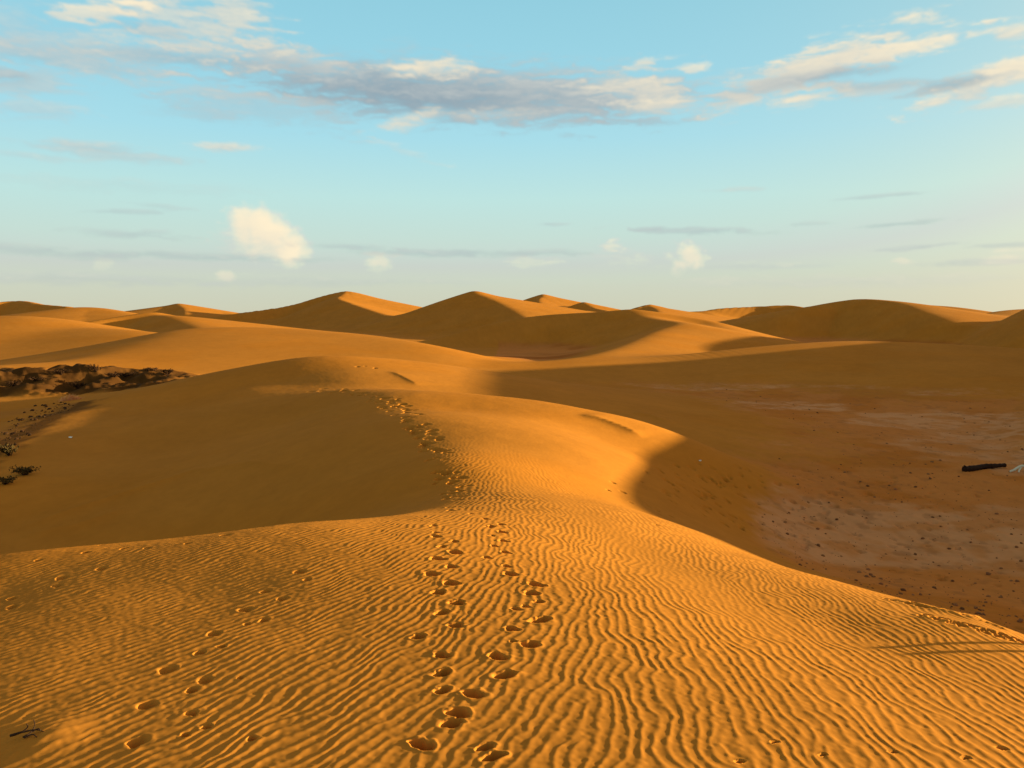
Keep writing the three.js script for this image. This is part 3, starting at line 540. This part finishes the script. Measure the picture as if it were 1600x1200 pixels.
shrub(14, 712, 0.5, 0.5, 26, 14, 31, 'olive dry shrub at the left edge below the littered lip');
shrub(40, 742, 0.55, 0.34, 26, 12, 32, 'lower dry shrub on the shaded slope, right of the olive one');
shrub(8, 757, 0.4, 0.25, 18, 10, 33, 'lowest dry shrub touching the left edge of the picture');
for (const [px, py, r, i] of [[58, 600, 0.8, 0], [95, 590, 0.7, 1], [150, 587, 0.8, 2], [196, 585, 1.0, 3], [238, 589, 0.8, 4], [122, 604, 0.7, 5], [180, 603, 0.6, 6], [22, 606, 0.6, 7], [262, 597, 0.6, 8]])
  shrub(px, py, r, 0.3 + 0.12 * (i % 3), 22, 16, 50 + i, 'low dark dead shrub matted on the brown earth bank', 'dead shrubs on the earth bank', M.clod);
{ // sunlit dry grass on the end of the lip
  const a = spot(112, 625), q = rngOf(8), t = thing('dry_grass_tuft', 'pale straw grass tuft catching the sun on the dune lip at left', 'grass tuft', a), B = [];
  for (let i = 0; i < 260; i++) {
    const x = (q() - 0.5) * 1.5, z = (q() - 0.5) * 0.5, h = (0.2 + 0.36 * q()) * (1 - 0.5 * Math.abs(x)), w = 0.016, lx = (q() - 0.5) * 0.3, lz = (q() - 0.5) * 0.3, g = new THREE.BufferGeometry(), dy = -0.05 - 0.09 * Math.abs(x);
    g.setAttribute('position', new THREE.Float32BufferAttribute([x - w, dy, z, x + w, dy, z + w, x + lx * 0.5 - w, dy + h * 0.65, z + lz * 0.4, x + lx * 0.5 + w, dy + h * 0.65, z + lz * 0.4 + w, x + lx * 1.2, dy + h, z + lz], 3)); g.setIndex([0, 1, 2, 1, 3, 2, 2, 3, 4]); g.computeVertexNormals(); B.push(g);
  }
  mesh('blades', mergeGeometries(B), M.straw, t).userData.kind = 'stuff';
}
for (const [px, py, s, label] of [[110, 685, 0.1, 'small white scrap on the shaded slope below the straw grass tuft'], [1094, 721, 0.06, 'tiny white scrap on the shaded sand beyond the sunlit tongue']]) {
  const a = spot(px, py), g = new THREE.PlaneGeometry(s * 1.6, s, 4, 3), p = g.attributes.position; g.rotateX(-1.1);
  for (let i = 0; i < p.count; i++) p.setY(i, p.getY(i) + s * 0.5 * vnoise(i * 1.3, px, 77)); g.computeVertexNormals();
  const o = mesh(numbered('paper_scrap'), g, M.scrap, scene); o.position.copy(a); o.position.y += s * 0.3; o.userData = { label, category: 'scrap' };
}
{ // unseen stalks added just right of the view to cast streaks on the near slope
  for (const [px, py, reach, label] of [[1400, 1012, 4.3, 'unseen thin leaning stalk added for its shadow on the right flank of the foreground dune, nearer one'], [1452, 1022, 4.0, 'unseen thin upright stalk added for its shadow on the right flank of the foreground dune, farther one']]) {
    const tip = place(px, py), x = tip[0] + reach * Math.sin(SUN_AZ), d = tip[1] + reach * Math.cos(SUN_AZ), foot = ground(x, d), h = tip[2] + reach * Math.tan(SUN_EL) - foot + 0.05;
    const b = V(x, d, foot), t = thing('added_stalk', label, 'stalk', b);
    mesh('stem', limb([new THREE.Vector3(0, -0.1, 0), new THREE.Vector3(0.02, h * 0.5, 0.02), new THREE.Vector3(-0.03, h, -0.02)], 0.04, 0.028, 14, 6, 0.2, 4), M.twig, t);
    mesh('side_shoot', limb([new THREE.Vector3(0.015, h * 0.45, 0.02), new THREE.Vector3(0.1, h * 0.7, 0.05), new THREE.Vector3(0.12, h * 0.85, 0.05)], 0.01, 0.005, 8, 5, 0.2, 6), M.twig, t);
  }
}
function scatter(name, label, category, n, seed, m, pick) {
  const g = new THREE.IcosahedronGeometry(1, 1), p = g.attributes.position;
  for (let i = 0; i < p.count; i++) { const f = 0.75 + 0.5 * vnoise(p.getX(i) * 2 + 5, p.getZ(i) * 2 + p.getY(i) * 3, 66); p.setXYZ(i, p.getX(i) * f, p.getY(i) * f * 0.65, p.getZ(i) * f); } g.computeVertexNormals();
  const o = new THREE.InstancedMesh(g, m, n), q = rngOf(seed), e = new THREE.Object3D(), c = new THREE.Color();
  for (let i = 0; i < n; i++) {
    let [x, d, s] = pick(q); if (name === 'gravel') while (ground(x, d) > -7.1) [x, d, s] = pick(q); e.position.copy(V(x, d, detail(x, d, ground(x, d)) + s * 0.15)); e.rotation.set(q() * 0.6, q() * 6.28, q() * 0.6); e.scale.set(s * (0.8 + 0.8 * q()), s, s); e.updateMatrix(); o.setMatrixAt(i, e.matrix);
    const k = 0.6 + 0.9 * q(); o.setColorAt(i, c.setRGB(k, k * (0.95 + 0.1 * q()), k));
  }
  o.name = name; o.castShadow = o.receiveShadow = true; o.userData = { kind: 'stuff', label, category }; scene.add(o);
}
scatter('gravel', 'dark pebbles and dung strewn over the shaded basin floor', 'gravel', 1000, 91, M.stone, (q) => { const d = 16 + 70 * q() * q(), u = 0.16 + 0.52 * q(); return [u * d, d, 0.015 + 0.055 * q() ** 6]; });
scatter('earth_clods', 'dark clods and litter along the lip at the left edge', 'clods', 240, 92, M.clod, (q) => { const t = q(), d = lerp(30, 53, t), x = -21 - (d - 33) * 0.35 - 2 + (q() - 0.5) * 3.2; return [x, d, 0.03 + 0.09 * q() ** 3]; });


const renderer = new THREE.WebGLRenderer({ antialias: true });
renderer.toneMapping = THREE.LinearToneMapping; renderer.toneMappingExposure = EXPOSURE; renderer.shadowMap.enabled = true;
renderer.render(scene, camera);
